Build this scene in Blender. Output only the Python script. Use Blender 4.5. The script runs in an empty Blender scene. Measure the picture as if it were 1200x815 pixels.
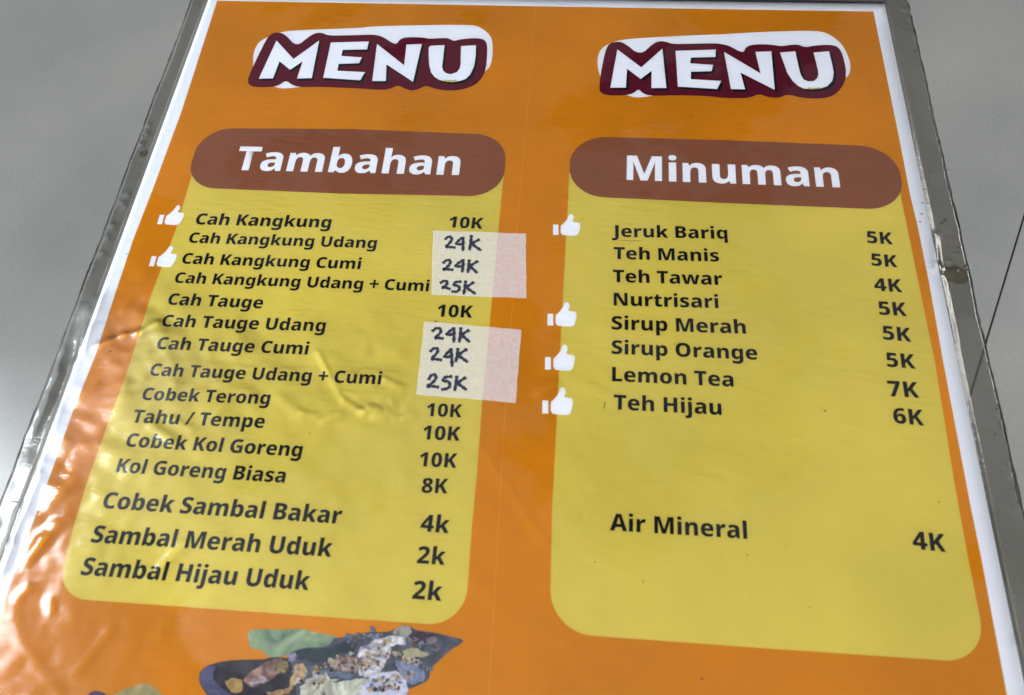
import bpy, bmesh, math, random
import numpy as np
from mathutils import Matrix, Vector

random.seed(7)
S = bpy.context.scene
COL = S.collection

# ------------------------------------------------------------------ camera
def rot_xyz(rx, ry, rz):
    cx, sx, cy, sy, cz, sz = math.cos(rx), math.sin(rx), math.cos(ry), math.sin(ry), math.cos(rz), math.sin(rz)
    return (np.array([[1, 0, 0], [0, cx, -sx], [0, sx, cx]]) @ np.array([[cy, 0, sy], [0, 1, 0], [-sy, 0, cy]])
            @ np.array([[cz, -sz, 0], [sz, cz, 0], [0, 0, 1]]))
RC = rot_xyz(-4.94347691e-01, -4.37833355e-02, -7.43188101e-02)      # world -> camera
TC = np.array([-1.30968719e-01, 1.54674453e-01, -3.66591617e-01])
FOC = 957.896962                                                     # px at 1200 px width
CAM = -RC.T @ TC
cam_d = bpy.data.cameras.new('camera'); cam = bpy.data.objects.new('camera', cam_d); COL.objects.link(cam)
M4 = Matrix([list(RC.T[i]) + [CAM[i]] for i in range(3)] + [[0, 0, 0, 1]])
cam.matrix_world = M4
cam_d.sensor_width = 36; cam_d.lens = FOC / 1200 * 36
cam_d.clip_start = 0.01; cam_d.clip_end = 50
cam_d.dof.use_dof = True; cam_d.dof.focus_distance = 0.345; cam_d.dof.aperture_fstop = 18
S.camera = cam

# ------------------------------------------------------------------ room light and exposure
W = bpy.data.worlds.new('World'); S.world = W; W.use_nodes = True
bg = W.node_tree.nodes['Background']; bg.inputs[0].default_value = (0.93, 0.97, 1.0, 1); bg.inputs[1].default_value = 0.08
def area(name, loc, target, sx, sy, watts, colr):
    d = bpy.data.lights.new(name, 'AREA'); d.shape = 'RECTANGLE'; d.size = sx; d.size_y = sy; d.energy = watts; d.color = colr
    o = bpy.data.objects.new(name, d); COL.objects.link(o); o.location = loc
    o.rotation_euler = (Vector(target) - Vector(loc)).to_track_quat('-Z', 'Y').to_euler()
    return o
# the window on the left, whose glare lies on the table and the crumpled film
wn = area('window_light', (-1.55, -0.42, 1.70), (-0.55, -0.42, 1.60), 1.75, 0.85, 130, (0.88, 0.95, 1.0))
# the room's ceiling lamp behind the photographer
area('ceiling_light', (0.35, -1.45, 2.1), (0.15, -0.15, 0), 1.3, 0.7, 61, (1.0, 0.97, 0.92))
# an added, unseen fill lamp that brightens the top and right side
area('added_fill_light', (2.0, 1.05, 1.25), (0.2, 0.0, 0), 0.7, 0.7, 20, (1.0, 0.98, 0.95))
S.view_settings.view_transform = 'Standard'; S.view_settings.look = 'None'
S.view_settings.exposure = 0.0; S.view_settings.gamma = 1.0; S.view_settings.use_curve_mapping = False

# ------------------------------------------------------------------ helpers
def P(x, y):
    """where the photograph's sight line through (x, y) meets the table"""
    d = RC.T @ np.array([(x - 600) / FOC, (407.5 - y) / FOC, -1.0]); k = -CAM[2] / d[2]
    p = CAM + k * d
    return (float(p[0]), float(p[1]))
def zoomed(pts, ox, oy, sc): return [P(ox + x * sc, oy + y * sc) for x, y in pts]

def mat(name, colr, rough=0.6, spec=0.3, noise=0.0, nscale=200, col2=None, bump=0.0, bscale=800):
    m = bpy.data.materials.new(name); m.use_nodes = True; N = m.node_tree; b = N.nodes['Principled BSDF']
    b.inputs['Base Color'].default_value = (*colr, 1); b.inputs['Roughness'].default_value = rough
    b.inputs['Specular IOR Level'].default_value = spec
    tc = N.nodes.new('ShaderNodeTexCoord')
    if noise or col2:
        n = N.nodes.new('ShaderNodeTexNoise'); n.inputs['Scale'].default_value = nscale; n.inputs['Detail'].default_value = 5
        N.links.new(tc.outputs['Object'], n.inputs['Vector'])
        mx = N.nodes.new('ShaderNodeMix'); mx.data_type = 'RGBA'
        r = N.nodes.new('ShaderNodeMapRange'); r.inputs[1].default_value = 0.35; r.inputs[2].default_value = 0.65
        N.links.new(n.outputs[0], r.inputs[0]); N.links.new(r.outputs[0], mx.inputs[0])
        c2 = col2 if col2 else tuple(c * (1 - noise) for c in colr)
        mx.inputs[6].default_value = (*colr, 1); mx.inputs[7].default_value = (*c2, 1)
        N.links.new(mx.outputs[2], b.inputs['Base Color'])
    if bump:
        n = N.nodes.new('ShaderNodeTexNoise'); n.inputs['Scale'].default_value = bscale; n.inputs['Detail'].default_value = 3
        N.links.new(tc.outputs['Object'], n.inputs['Vector'])
        bp = N.nodes.new('ShaderNodeBump'); bp.inputs['Strength'].default_value = bump; bp.inputs['Distance'].default_value = 0.0002
        N.links.new(n.outputs[0], bp.inputs['Height']); N.links.new(bp.outputs[0], b.inputs['Normal'])
    return m

# value noise on arrays
def vnoise(x, y, seed):
    rs = np.random.RandomState(seed); G = rs.rand(64, 64)
    xi = np.floor(x).astype(int); yi = np.floor(y).astype(int); fx = x - xi; fy = y - yi
    fx = fx * fx * (3 - 2 * fx); fy = fy * fy * (3 - 2 * fy)
    g = lambda a, b: G[a % 64, b % 64]
    return (g(xi, yi) * (1 - fx) * (1 - fy) + g(xi + 1, yi) * fx * (1 - fy) + g(xi, yi + 1) * (1 - fx) * fy + g(xi + 1, yi + 1) * fx * fy) * 2 - 1

def facets(x, y, seed):
    """heights of a sheet creased into flat triangular facets"""
    rs = np.random.RandomState(seed); G = rs.rand(64, 64)
    s = (x + y) * 0.366; a = x + s; b = y + s; xi = np.floor(a).astype(int); yi = np.floor(b).astype(int); fx = a - xi; fy = b - yi
    g = lambda p, q: G[p % 64, q % 64]
    up = g(xi, yi) + fx * (g(xi + 1, yi) - g(xi, yi)) + fy * (g(xi + 1, yi + 1) - g(xi + 1, yi))
    lo = g(xi, yi) + fy * (g(xi, yi + 1) - g(xi, yi)) + fx * (g(xi + 1, yi + 1) - g(xi, yi + 1))
    return np.where(fx > fy, up, lo) * 2 - 1

PU0, PU1, PV0, PV1 = -0.0054, 0.2898, -0.4150, 0.0045      # paper
FU0, FU1, FV0, FV1 = -0.0135, 0.2998, -0.4240, 0.0130      # laminate film
mm = 0.001
def low(u, v):
    """the slow waves of the paper"""
    u = np.asarray(u, float); v = np.asarray(v, float)
    return 0.22 * mm * (vnoise(u / 0.085 + 3.3, v / 0.075 + 1.7, 11) + 1) * 0.5

def gauss_seg(u, v, a, b, w):
    a = np.array(a); b = np.array(b); d = b - a; L2 = d @ d
    t = np.clip(((u - a[0]) * d[0] + (v - a[1]) * d[1]) / L2, 0, 1)
    dist2 = (u - a[0] - t * d[0]) ** 2 + (v - a[1] - t * d[1]) ** 2
    return np.exp(-dist2 / (w * w))
# (x0, y0, x1, y1, height mm, width mm): creases of the film as they run across the sheet
CREASES = [(116, 408, 145, 396, .55, 1.6), (145, 396, 164, 393, .6, 1.6), (164, 393, 184, 382, .55, 1.5),
           (372, 415, 384, 438, .35, 1.5), (384, 438, 402, 470, .22, 1.5), (402, 470, 425, 486, .3, 1.8), (425, 484, 452, 486, .55, 2.4),
           (448, 446, 472, 456, .4, 1.7), (472, 456, 486, 452, .3, 1.5), (474, 478, 482, 466, .35, 1.6), (452, 478, 462, 491, .35, 1.3),
           (378, 494, 398, 488, .3, 2.0), (340, 436, 486, 441, .10, 1.5), (175, 425, 340, 436, .08, 1.5),
           (184, 382, 200, 430, .25, 2.5), (560, 474, 545, 473, .4, 1.2), (630, 462, 650, 452, .18, 2.0), (640, 430, 720, 470, .10, 3.0),
           (178, 500, 205, 520, .35, 1.6), (200, 492, 225, 505, .2, 1.4), (60, 592, 84, 566, .35, 3.0), (48, 640, 66, 618, .4, 2.4),
           (36, 655, 52, 632, .3, 2.0), (24, 700, 34, 690, .3, 1.6), (60, 706, 62, 716, .25, 1.2), (205, 640, 260, 632, .14, 2.2),
           (190, 665, 216, 640, .22, 1.6), (150, 560, 175, 540, .18, 2.4), (330, 470, 352, 488, .2, 2.0), (255, 452, 290, 462, .14, 2.2),
           (10, 640, 24, 600, .6, 1.8), (2, 665, 12, 640, .6, 1.8), (28, 600, 44, 560, .5, 2.0), (60, 470, 70, 440, .4, 2.0),
           (96, 395, 112, 352, .55, 2.6), (100, 360, 96, 410, .5, 2.0),
           (1098, 275, 1096, 318, .5, 1.4), (1100, 318, 1122, 322, .4, 2.0), (1104, 330, 1118, 400, .25, 1.0), (1185, 700, 1196, 745, .5, 1.6),
           (1192, 760, 1199, 800, .6, 1.6), (430, 478, 444, 480, .5, 1.5), (436, 490, 452, 492, .4, 1.4), (458, 470, 462, 482, .35, 1.2), (405, 462, 420, 466, .3, 1.2), (412, 440, 436, 452, .2, 1.3), (470, 492, 486, 488, .3, 1.3), (492, 472, 498, 462, .25, 1.2), (352, 486, 372, 490, .3, 1.6), (560, 520, 640, 640, .05, 1.5), (20, 740, 70, 815, .06, 1.4), (90, 790, 130, 740, .10, 1.6)]
PATCH_PX = [[(508, 273), (616.5, 276.5), (617, 352), (506, 348)], [(498, 379), (611, 389), (604.5, 474.5), (488.5, 464.5)]]
PATCHES = [[P(*q) for q in c] for c in PATCH_PX]

def wrinkle(u, v, want_mask=False):
    u = np.asarray(u, float); v = np.asarray(v, float)
    w = np.zeros(np.broadcast(u, v).shape)
    for x0, y0, x1, y1, h, wd in CREASES:
        c_ = 330 < x0 < 490
        w = w + h * mm * (0.85 if c_ else 0.9) * gauss_seg(u, v, P(x0, y0), P(x1, y1), wd * mm * (0.48 if c_ else 0.9))
    # crumpled zone: the left strip and a band across the left panel
    strip = np.exp(-((u - 0.002) / 0.030) ** 2) * (1 / (1 + np.exp((v + 0.150) / 0.006)))
    strip = strip * (0.38 + 0.62 / (1 + np.exp((-0.247 - v) / 0.006)))
    band = np.exp(-((v + 0.183 + 0.10 * (u - 0.10) * 0) / 0.020) ** 2) * np.clip(1.25 - u / 0.155, 0, 1)
    mild = 1 / (1 + np.exp((v + 0.16) / 0.012)) * np.clip(1.15 - u / 0.20, 0, 1)
    fac = np.clip(0.62 * strip + 0.6 * band + 0.22 * mild, 0, 1.1)
    if want_mask: return fac
    rid = 1 - np.abs(vnoise(u / 0.017 + 5.1 + v / 0.03, v / 0.014 + 2.2, 21))
    rid2 = 1 - np.abs(vnoise(u / 0.0075 + v / 0.011, v / 0.0062 + 8.0, 22))
    rid3 = vnoise(u / 0.0032 + v / 0.006, v / 0.003 - u / 0.007, 23)
    ju = u + 0.0022 * vnoise(u / .009, v / .009, 51); jv = v + 0.0022 * vnoise(u / .009 + 7, v / .009 + 3, 52)
    f1 = facets(ju / .0125 + 3, jv / .009 + ju / .03, 53); f2 = facets(ju / .0055 - jv / .014, jv / .0048 + 9, 54)
    w = w + fac * mm * (0.13 * rid ** 2 + 0.05 * rid2 ** 2 + 0.03 * rid3 + 0.29 * f1 + 0.15 * f2)
    # slow sag everywhere
    w = w + mm * 0.045 * vnoise(u / 0.021 + 9, v / 0.018 + 4, 24) + mm * 0.010 * vnoise(u / 0.006, v / 0.006 + 4, 25)
    return w

def film_z(u, v):
    u = np.asarray(u, float); v = np.asarray(v, float)
    # distance inside the paper's outline: the film steps down from the paper to the sealed margin
    d = np.minimum(np.minimum(u - PU0, PU1 - u), np.minimum(v - PV0, PV1 - v))
    t = np.clip((d + 0.0016) / 0.0016, 0, 1); t = t * t * (3 - 2 * t)
    w = wrinkle(u, v)
    for c in PATCHES:
        cu = sum(p[0] for p in c) / 4; cv = sum(p[1] for p in c) / 4
        q = np.maximum(np.abs(u - cu) / 0.0215, np.abs(v - cv) / 0.0175)
        w = w * np.clip((q - 0.9) / 0.25, 0.12, 1)
    out = np.clip(-d / 0.004, 0, 1)
    # beads and little pockets of air along the left and right margins
    beads = np.zeros_like(w)
    for (x, y, r, h) in BEADS:
        a = P(x, y); beads = beads + h * mm * np.exp(-((u - a[0]) ** 2 + (v - a[1]) ** 2) / (r * mm) ** 2)
    z_in = low(u, v) + 0.95 * mm + np.maximum(w, -0.18 * mm)
    z_out = 0.34 * mm + 0.10 * mm * out * vnoise(u / 0.006 + 3, v / 0.013, 31) + np.maximum(w, -0.1 * mm) * 0.8
    return z_in * t + z_out * (1 - t) + beads
BEADS = []
_r = random.Random(3)
for i in range(15):                                    # the row of beads down the left margin
    t = i / 14; BEADS.append((74 - 34 * t + _r.uniform(-1, 1), 412 + 92 * t, 1.1 + .5 * _r.random(), .28 + .2 * _r.random()))
for (x, y) in [(174, 148), (171, 158), (165, 170), (148, 229), (142, 238), (146, 243), (131, 265), (125, 280), (119, 298), (107, 312), (104, 320),
               (88, 332), (1060, 12), (1067, 22), (1102, 313), (1108, 318), (1118, 316), (1190, 715), (1195, 730), (1194, 752), (1187, 560), (1121, 300), (1112, 308), (1115, 325)]:
    BEADS.append((x, y, .8 + .5 * _r.random(), .22 + .2 * _r.random()))

def link(name, me, m, parent=None, **props):
    o = bpy.data.objects.new(name, me); COL.objects.link(o)
    if m: me.materials.append(m)
    if parent is not None: o.parent = parent
    for k, val in props.items(): o[k] = val
    return o
def drape(bm, off, cut=0.010, surf=low):
    """cut a flat figure into a grid and lay it on the sheet, off metres above it"""
    if cut:
        us = [v.co.x for v in bm.verts]; vs = [v.co.y for v in bm.verts]
        for ax, lo, hi in ((0, min(us), max(us)), (1, min(vs), max(vs))):
            k = math.floor(lo / cut) + 1
            while k * cut < hi:
                no = (1, 0, 0) if ax == 0 else (0, 1, 0); co = (k * cut, 0, 0) if ax == 0 else (0, k * cut, 0)
                bmesh.ops.bisect_plane(bm, geom=bm.verts[:] + bm.edges[:] + bm.faces[:], plane_co=co, plane_no=no, dist=1e-7); k += 1
    z = surf(np.array([v.co.x for v in bm.verts]), np.array([v.co.y for v in bm.verts]))
    for v, zz in zip(bm.verts, z): v.co.z = float(zz) + off
def figure(name, loops, off, m, parent, cut=0.010, surf=low, **props):
    """a printed figure: closed outlines (holes allowed) in sheet coordinates"""
    cu = bpy.data.curves.new('outline', 'CURVE'); cu.dimensions = '2D'; cu.fill_mode = 'BOTH'
    for lp in loops:
        s = cu.splines.new('POLY'); s.points.add(len(lp) - 1)
        for p, q in zip(s.points, lp): p.co = (q[0] * 100, q[1] * 100, 0, 1)
        s.use_cyclic_u = True
    t = bpy.data.objects.new('outline', cu); COL.objects.link(t)
    me = bpy.data.meshes.new_from_object(t); bpy.data.objects.remove(t); bpy.data.curves.remove(cu)
    bm = bmesh.new(); bm.from_mesh(me); bm.transform(Matrix.Scale(0.01, 4))
    bmesh.ops.triangulate(bm, faces=bm.faces[:])
    for f in bm.faces:
        if f.normal.z < 0: f.normal_flip()
    drape(bm, off, cut, surf)
    bm.normal_update()
    for f in bm.faces:
        if f.normal.z < 0: f.normal_flip()
        f.smooth = True
    me.materials.clear(); bm.to_mesh(me); bm.free(); me.name = name
    return link(name, me, m, parent, **props)
def chaikin(p, n=2):
    for _ in range(n):
        q = []
        for a, b in zip(p, p[1:] + p[:1]):
            q += [(a[0] * .75 + b[0] * .25, a[1] * .75 + b[1] * .25), (a[0] * .25 + b[0] * .75, a[1] * .25 + b[1] * .75)]
        p = q
    return p
def rounded(c, radii, n=10):
    """polygon c (list of points) with its corners rounded"""
    out = []
    for i, p in enumerate(c):
        a = np.array(c[i - 1]); b = np.array(p); d = np.array(c[(i + 1) % len(c)]); r = radii[i]
        if r <= 0: out.append(tuple(b)); continue
        ua = (a - b) / np.linalg.norm(a - b); ub = (d - b) / np.linalg.norm(d - b)
        ang = math.acos(float(np.clip(ua @ ub, -1, 1))); L = r / math.tan(ang / 2)
        p0, p2 = b + ua * L, b + ub * L
        k = 4 / 3 * math.tan((math.pi - ang) / 4) * r
        for j in range(n + 1):
            t = j / n; c1 = p0 - ua * k; c2 = p2 - ub * k
            q = (1 - t) ** 3 * p0 + 3 * (1 - t) ** 2 * t * c1 + 3 * (1 - t) * t * t * c2 + t ** 3 * p2
            out.append((float(q[0]), float(q[1])))
    return out

# ------------------------------------------------------------------ lettering: outlines of a bold humanist sans
GLYPHS = {
' ':(260,''),
'0':(583,'291,-10 160,-10q 38,184q 38,356 38,472q 87,636q 198,724q 291,724 378,724q 490,637q 545,472q 545,356 545,242q 496,78q 385,-10q|291,126 340,126q 376,241q 376,356 376,434q 361,536q 324,588q 291,588 258,588q 222,536q 206,434q 206,356 206,242q 242,126q'),
'1':(583,'265,0 265,386 265,401q 265,450q 267,507q 268,531 255,516q 233,494q 219,483 140,417 52,525 285,714 436,714 436,0'),
'2':(583,'34,0 34,115 211,294 266,349q 329,421q 356,477q 356,508 356,546q 309,582q 274,582 236,582q 166,544q 122,508 30,617 61,645q 132,694q 226,724q 291,724 363,724q 467,674q 524,587q 524,530 524,470q 479,373q 390,276q 325,216 251,146 251,141 542,141 542,0'),
'4':(583,'316,0 316,143 18,143 18,270 324,715 482,715 482,273 567,273 567,143 482,143 482,0|166,273 316,273 316,388 316,408q 318,458q 320,499q 320,505 315,505 306,484q 289,452q 276,433'),
'5':(583,'250,-10 189,-10q 88,10q 50,29 50,170 87,152q 193,124q 237,124 296,124q 363,177q 363,229 363,277q 298,329q 231,329 204,329q 148,318q 128,313 63,346 90,714 486,714 486,571 234,571 223,452 239,455q 278,461q 313,461 376,461q 476,408q 534,308q 534,236 534,157q 470,47q 344,-10q'),
'6':(583,'302,-10 246,-10q 151,27q 79,104q 39,223q 39,303 39,364q 57,485q 102,593q 183,676q 310,724q 402,724 423,724q 482,719q 501,716 501,582 481,587q 432,592q 399,592 342,592q 264,562q 218,507q 195,432q 193,386 199,386 213,410q 251,447q 307,469q 347,469 440,469q 548,350q 548,241 548,162q 488,50q 378,-10q|299,125 337,125q 384,180q 384,238 384,285q 344,339q 301,339 272,339q 230,312q 207,271q 207,249 207,227q 219,183q 241,147q 275,125q'),
'7':(583,'110,0 366,572 39,572 39,714 546,714 546,610 286,0'),
'8':(583,'292,-10 205,-10q 92,39q 37,128q 37,187 37,236q 72,305q 133,354q 171,373 140,393q 89,444q 58,510q 58,552 58,609q 119,685q 225,724q 293,724 396,724q 525,638q 525,551 525,508q 492,443q 436,395q 399,376 436,357q 503,306q 547,236q 547,189 547,131q 490,41q 378,-10q|290,113 340,113q 390,155q 390,190 390,215q 362,255q 320,285q 300,294 286,301 259,289q 217,257q 193,218q 193,193 193,158q 243,113q|291,448 319,463q 366,503q 366,537 366,567q 323,601q 292,601 261,601q 217,567q 217,537 217,517q 237,485q 271,459q'),
'9':(583,'182,-10 160,-10q 104,-7q 84,-4 84,131 105,127q 148,122q 175,122 237,122q 319,153q 366,208q 388,284q 390,328 384,328 371,304q 332,267q 276,245q 234,245 144,245q 35,364q 35,474 35,553q 95,664q 207,724q 283,724 337,724q 432,686q 505,608q 545,486q 545,403 545,311q 506,160q 420,50q 281,-10q|284,375 312,375q 353,401q 376,443q 376,465 376,487q 366,531q 344,567q 310,588q 286,588 246,588q 200,534q 200,476 200,429q 242,375q'),
'A':(706,'0,0 243,717 460,717 706,0 522,0 475,154 232,154 184,0|269,294 438,294 396,434 391,450q 374,515q 358,583q 353,605 349,582q 333,517q 317,455q 312,434'),
'B':(669,'82,0 82,714 320,714 471,714q 604,625q 604,536 604,490q 570,425q 517,386q 486,379 486,374 519,367q 580,332q 620,264q 620,208 620,143q 555,49q 436,0q 353,0|251,132 336,132 397,132q 444,182q 444,222 444,245q 424,284q 375,307q 332,307 251,307|251,433 326,433 384,433q 430,477q 430,512 430,548q 377,584q 320,584 251,584'),
'C':(645,'386,-10 272,-10q 124,82q 53,247q 53,356 53,464q 133,629q 288,724q 399,724 451,724q 563,700q 614,676 560,541 523,559q 443,584q 397,584 345,584q 268,529q 228,427q 228,355 228,283q 267,182q 345,130q 405,130 452,130q 540,154q 584,171 584,27 538,8q 443,-10q'),
'E':(551,'82,0 82,714 500,714 500,576 251,576 251,439 483,439 483,302 251,302 251,139 500,139 500,0'),
'G':(737,'398,-10 293,-10q 138,72q 53,236q 53,359 53,471q 140,635q 306,724q 427,724 493,724q 610,700q 654,680 599,545 561,564q 475,584q 427,584 358,584q 270,523q 228,420q 228,355 228,284q 270,183q 353,131q 415,131 439,131q 491,137q 508,141 508,275 374,275 374,409 668,409 668,32 612,13q 475,-10q'),
'H':(760,'82,0 82,714 252,714 252,441 508,441 508,714 679,714 679,0 508,0 508,301 252,301 252,0'),
'J':(334,'15,-216 -16,-216q -62,-210q -79,-206 -79,-72 -63,-76q -28,-82q -8,-82 25,-82q 65,-56q 84,-1q 84,42 84,714 254,714 254,57 254,-42q 193,-162q 86,-216q'),
'K':(671,'82,0 82,714 252,714 252,394 268,420q 307,471q 325,496 485,714 672,714 434,396 671,0 479,0 312,289 252,248 252,0'),
'L':(569,'82,0 82,714 251,714 251,139 535,139 535,0'),
'M':(953,'82,0 82,714 310,714 475,189 479,189 643,714 872,714 872,0 715,0 715,342 715,376q 717,451q 721,518q 722,539 718,539 552,0 393,0 227,540 223,540 225,520q 229,453q 232,375q 232,338 232,0'),
'N':(817,'82,0 82,714 300,714 587,196 591,196 590,218q 586,280q 584,347q 584,373 584,714 736,714 736,0 516,0 228,524 224,524 226,501q 229,436q 232,369q 232,340 232,0'),
'O':(793,'396,-10 278,-10q 126,82q 53,248q 53,359 53,470q 127,635q 279,725q 397,725 516,725q 667,634q 739,469q 739,358 739,247q 667,82q 516,-10q|396,132 456,132q 528,187q 561,288q 561,358 561,464q 486,585q 397,585 339,585q 265,530q 232,429q 232,358 232,288q 265,187q 339,132q'),
'S':(571,'260,-10 213,-10q 140,-1q 77,18q 46,32 46,185 99,159q 214,129q 264,129 299,129q 343,146q 365,177q 365,196 365,219q 338,249q 278,281q 227,302 172,327q 93,382q 52,462q 52,521 52,587q 117,678q 234,724q 311,724 379,724q 487,695q 531,676 479,543 435,563q 346,587q 306,587 277,587q 238,572q 220,545q 220,528 220,507q 247,476q 309,443q 363,419 418,396q 494,342q 534,267q 534,211 534,152q 475,51q 354,-10q'),
'T':(583,'207,0 207,574 22,574 22,714 561,714 561,574 376,574 376,0'),
'U':(751,'373,-10 228,-10q 77,140q 77,274 77,714 247,714 247,285 247,206q 312,132q 376,132 444,132q 505,209q 505,286 505,714 674,714 674,277 674,190q 608,61q 474,-10q'),
'a':(609,'207,-10 134,-10q 38,75q 38,164 38,251q 162,338q 282,342 374,345 374,359 374,403q 333,438q 297,438 262,438q 183,415q 144,397 95,510 140,533q 255,559q 325,559 428,559q 541,459q 541,363 541,0 424,0 392,74 388,74 365,45q 316,7q 252,-10q|274,110 316,110q 374,161q 374,206 374,250 322,248 260,246q 209,207q 209,173 209,141q 244,110q'),
'b':(637,'385,-10 325,-10q 259,32q 238,57 227,57 200,0 70,0 70,760 238,760 238,585 238,555q 234,500q 231,478 238,478 259,512q 332,559q 389,559 478,559q 591,414q 591,276 591,182q 539,54q 446,-10q|334,126 376,126q 420,203q 420,277 420,426q 332,426 281,426q 238,361q 238,292 238,270 238,198q 280,126q'),
'd':(637,'246,-10 158,-10q 45,134q 45,274 45,415q 160,559q 252,559 309,559q 379,513q 402,479 406,479 403,498q 398,567q 398,597 398,760 566,760 566,0 439,0 404,70 398,70 377,37q 305,-10q|310,123 365,123q 410,189q 411,257 411,272 411,345q 367,424q 308,424 266,424q 215,347q 215,271 215,196q 266,123q'),
'e':(606,'328,-10 246,-10q 118,50q 45,175q 45,271 45,368q 112,496q 231,559q 310,559 388,559q 501,502q 562,391q 562,309 562,231 215,231 217,177q 284,112q 347,112 399,112q 483,132q 528,153 528,30 488,9q 397,-10q|218,340 407,340 407,384q 360,442q 315,442 274,442q 223,391q'),
'g':(637,'284,-240 219,-240q 118,-225q 73,-208 73,-66 120,-87q 213,-108q 276,-108 337,-108q 399,-57q 399,-11 399,2 399,15q 402,53q 404,70 399,70 378,35q 305,-10q 248,-10 157,-10q 45,136q 45,274 45,411q 158,559q 250,559 307,559q 381,515q 405,480 409,480 423,549 566,549 566,-3 566,-80q 505,-186q 380,-240q|311,121 338,121q 376,137q 400,170q 411,220q 411,254 411,276 411,326q 392,394q 347,428q 309,428 262,428q 215,348q 215,271 215,193q 263,121q'),
'h':(658,'70,0 70,760 238,760 238,626 238,574q 233,500q 231,480 239,480 257,509q 303,543q 361,559q 394,559 452,559q 539,517q 590,429q 590,357 590,0 422,0 422,311 422,369q 384,426q 344,426 283,426q 238,335q 238,251 238,0'),
'i':(310,'71,0 71,549 239,549 239,0|155,611 118,611q 66,645q 66,689 66,735q 118,767q 155,767 192,767q 246,735q 246,689 246,645q 192,611q'),
'j':(309,'45,-240 22,-240q -33,-233q -52,-228 -52,-97 -36,-101q -8,-106q 9,-106 34,-106q 70,-73q 70,-23 70,549 238,549 238,-53 238,-103q 200,-188q 116,-240q|155,611 117,611q 65,645q 65,689 65,735q 117,767q 155,767 191,767q 245,735q 245,689 245,645q 191,611q'),
'k':(630,'70,0 70,760 238,760 238,439 238,409q 233,334q 229,303 233,303 241,314q 261,345q 284,377q 293,387 428,549 616,549 418,315 628,0 436,0 300,210 238,161 238,0'),
'l':(308,'70,0 70,760 238,760 238,0'),
'm':(985,'70,0 70,549 198,549 222,480 227,480 243,504q 289,540q 352,559q 391,559 453,559q 533,517q 556,479 562,479 588,518q 673,559q 725,559 820,559q 917,464q 917,357 917,0 750,0 750,311 750,374q 712,426q 673,426 620,426q 577,343q 577,267 577,0 410,0 410,311 410,372q 373,426q 335,426 298,426q 255,385q 238,307q 238,250 238,0'),
'n':(658,'70,0 70,549 197,549 221,476 227,476 245,503q 295,540q 358,559q 396,559 485,559q 590,464q 590,357 590,0 423,0 423,311 423,369q 385,426q 344,426 282,426q 238,336q 238,250 238,0'),
'o':(630,'313,-10 236,-10q 114,57q 45,185q 45,276 45,412q 190,559q 316,559 395,559q 515,493q 584,367q 584,276 584,185q 518,57q 397,-10q|315,116 351,116q 394,153q 414,225q 414,276 414,327q 394,397q 350,433q 314,433 262,433q 215,352q 215,276 215,225q 235,153q 280,116q'),
'p':(637,'70,-240 70,549 206,549 230,478 238,478 252,501q 293,537q 350,559q 389,559 483,559q 591,414q 591,276 591,183q 537,55q 445,-10q 385,-10 326,-10q 257,33q 238,57 232,57 234,39q 238,-7q 238,-34 238,-240|331,126 361,126q 401,159q 420,226q 420,278 420,355q 375,426q 330,426 279,426q 240,359q 238,292 238,277 238,203q 277,126q'),
'q':(637,'399,-240 399,-11 399,9q 402,51q 405,70 399,70 379,37q 306,-10q 248,-10 157,-10q 45,134q 45,274 45,367q 97,494q 190,559q 251,559 310,559q 383,513q 405,480 409,480 423,549 566,549 566,-240|312,121 367,121q 410,187q 411,254 411,276 411,349q 368,428q 309,428 262,428q 215,347q 215,271 215,194q 263,121q'),
'r':(456,'70,0 70,549 196,549 222,459 230,459 253,501q 336,559q 385,559 401,559q 435,555q 444,553 429,396 418,398q 389,402q 365,402 337,402q 279,381q 238,326q 238,275 238,0'),
's':(508,'238,-10 179,-10q 89,4q 45,22 45,158 93,136q 197,113q 232,113 272,113q 309,134q 309,153 309,167q 288,188q 236,212q 188,232 140,251q 76,295q 44,356q 44,401 44,479q 166,559q 266,559 320,559q 413,536q 462,515 415,404 375,422q 293,443q 265,443 236,443q 204,426q 204,411 204,398q 223,378q 274,356q 321,337 370,318q 435,274q 467,213q 467,165 467,113q 419,34q 318,-10q'),
't':(437,'268,-10 217,-10q 138,23q 93,103q 93,176 93,423 24,423 24,493 107,547 153,663 261,663 261,549 401,549 401,423 261,423 261,187 261,155q 293,123q 320,123 345,123q 388,133q 408,140 408,18 381,6q 315,-10q'),
'u':(658,'262,-10 205,-10q 118,32q 68,121q 68,191 68,549 236,549 236,237 236,181q 273,123q 314,123 376,123q 420,214q 420,299 420,549 588,549 588,0 460,0 439,69 429,69 412,41q 359,6q 296,-10q'),
'w':(882,'162,0 12,549 178,549 229,320 235,296q 246,232q 255,169q 257,143 260,143 261,162q 269,210q 278,259q 287,299q 289,308 350,549 535,549 592,306 597,286q 608,229q 620,168q 622,144 625,144 627,168q 636,233q 647,297q 652,320 707,549 870,549 719,0 538,0 472,256 465,282q 453,345q 443,401q 441,416 438,416 436,401q 426,344q 412,279q 405,250 340,0'),
}
IYS = 1.0; HYS = 1.0
GLYPHS['+'] = (572, '223,310 223,100 349,100 349,310 539,310 539,430 349,430 349,640 223,640 223,430 33,430 33,310')
GLYPHS['/'] = (414, '404,714 138,0 10,0 276,714')
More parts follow.
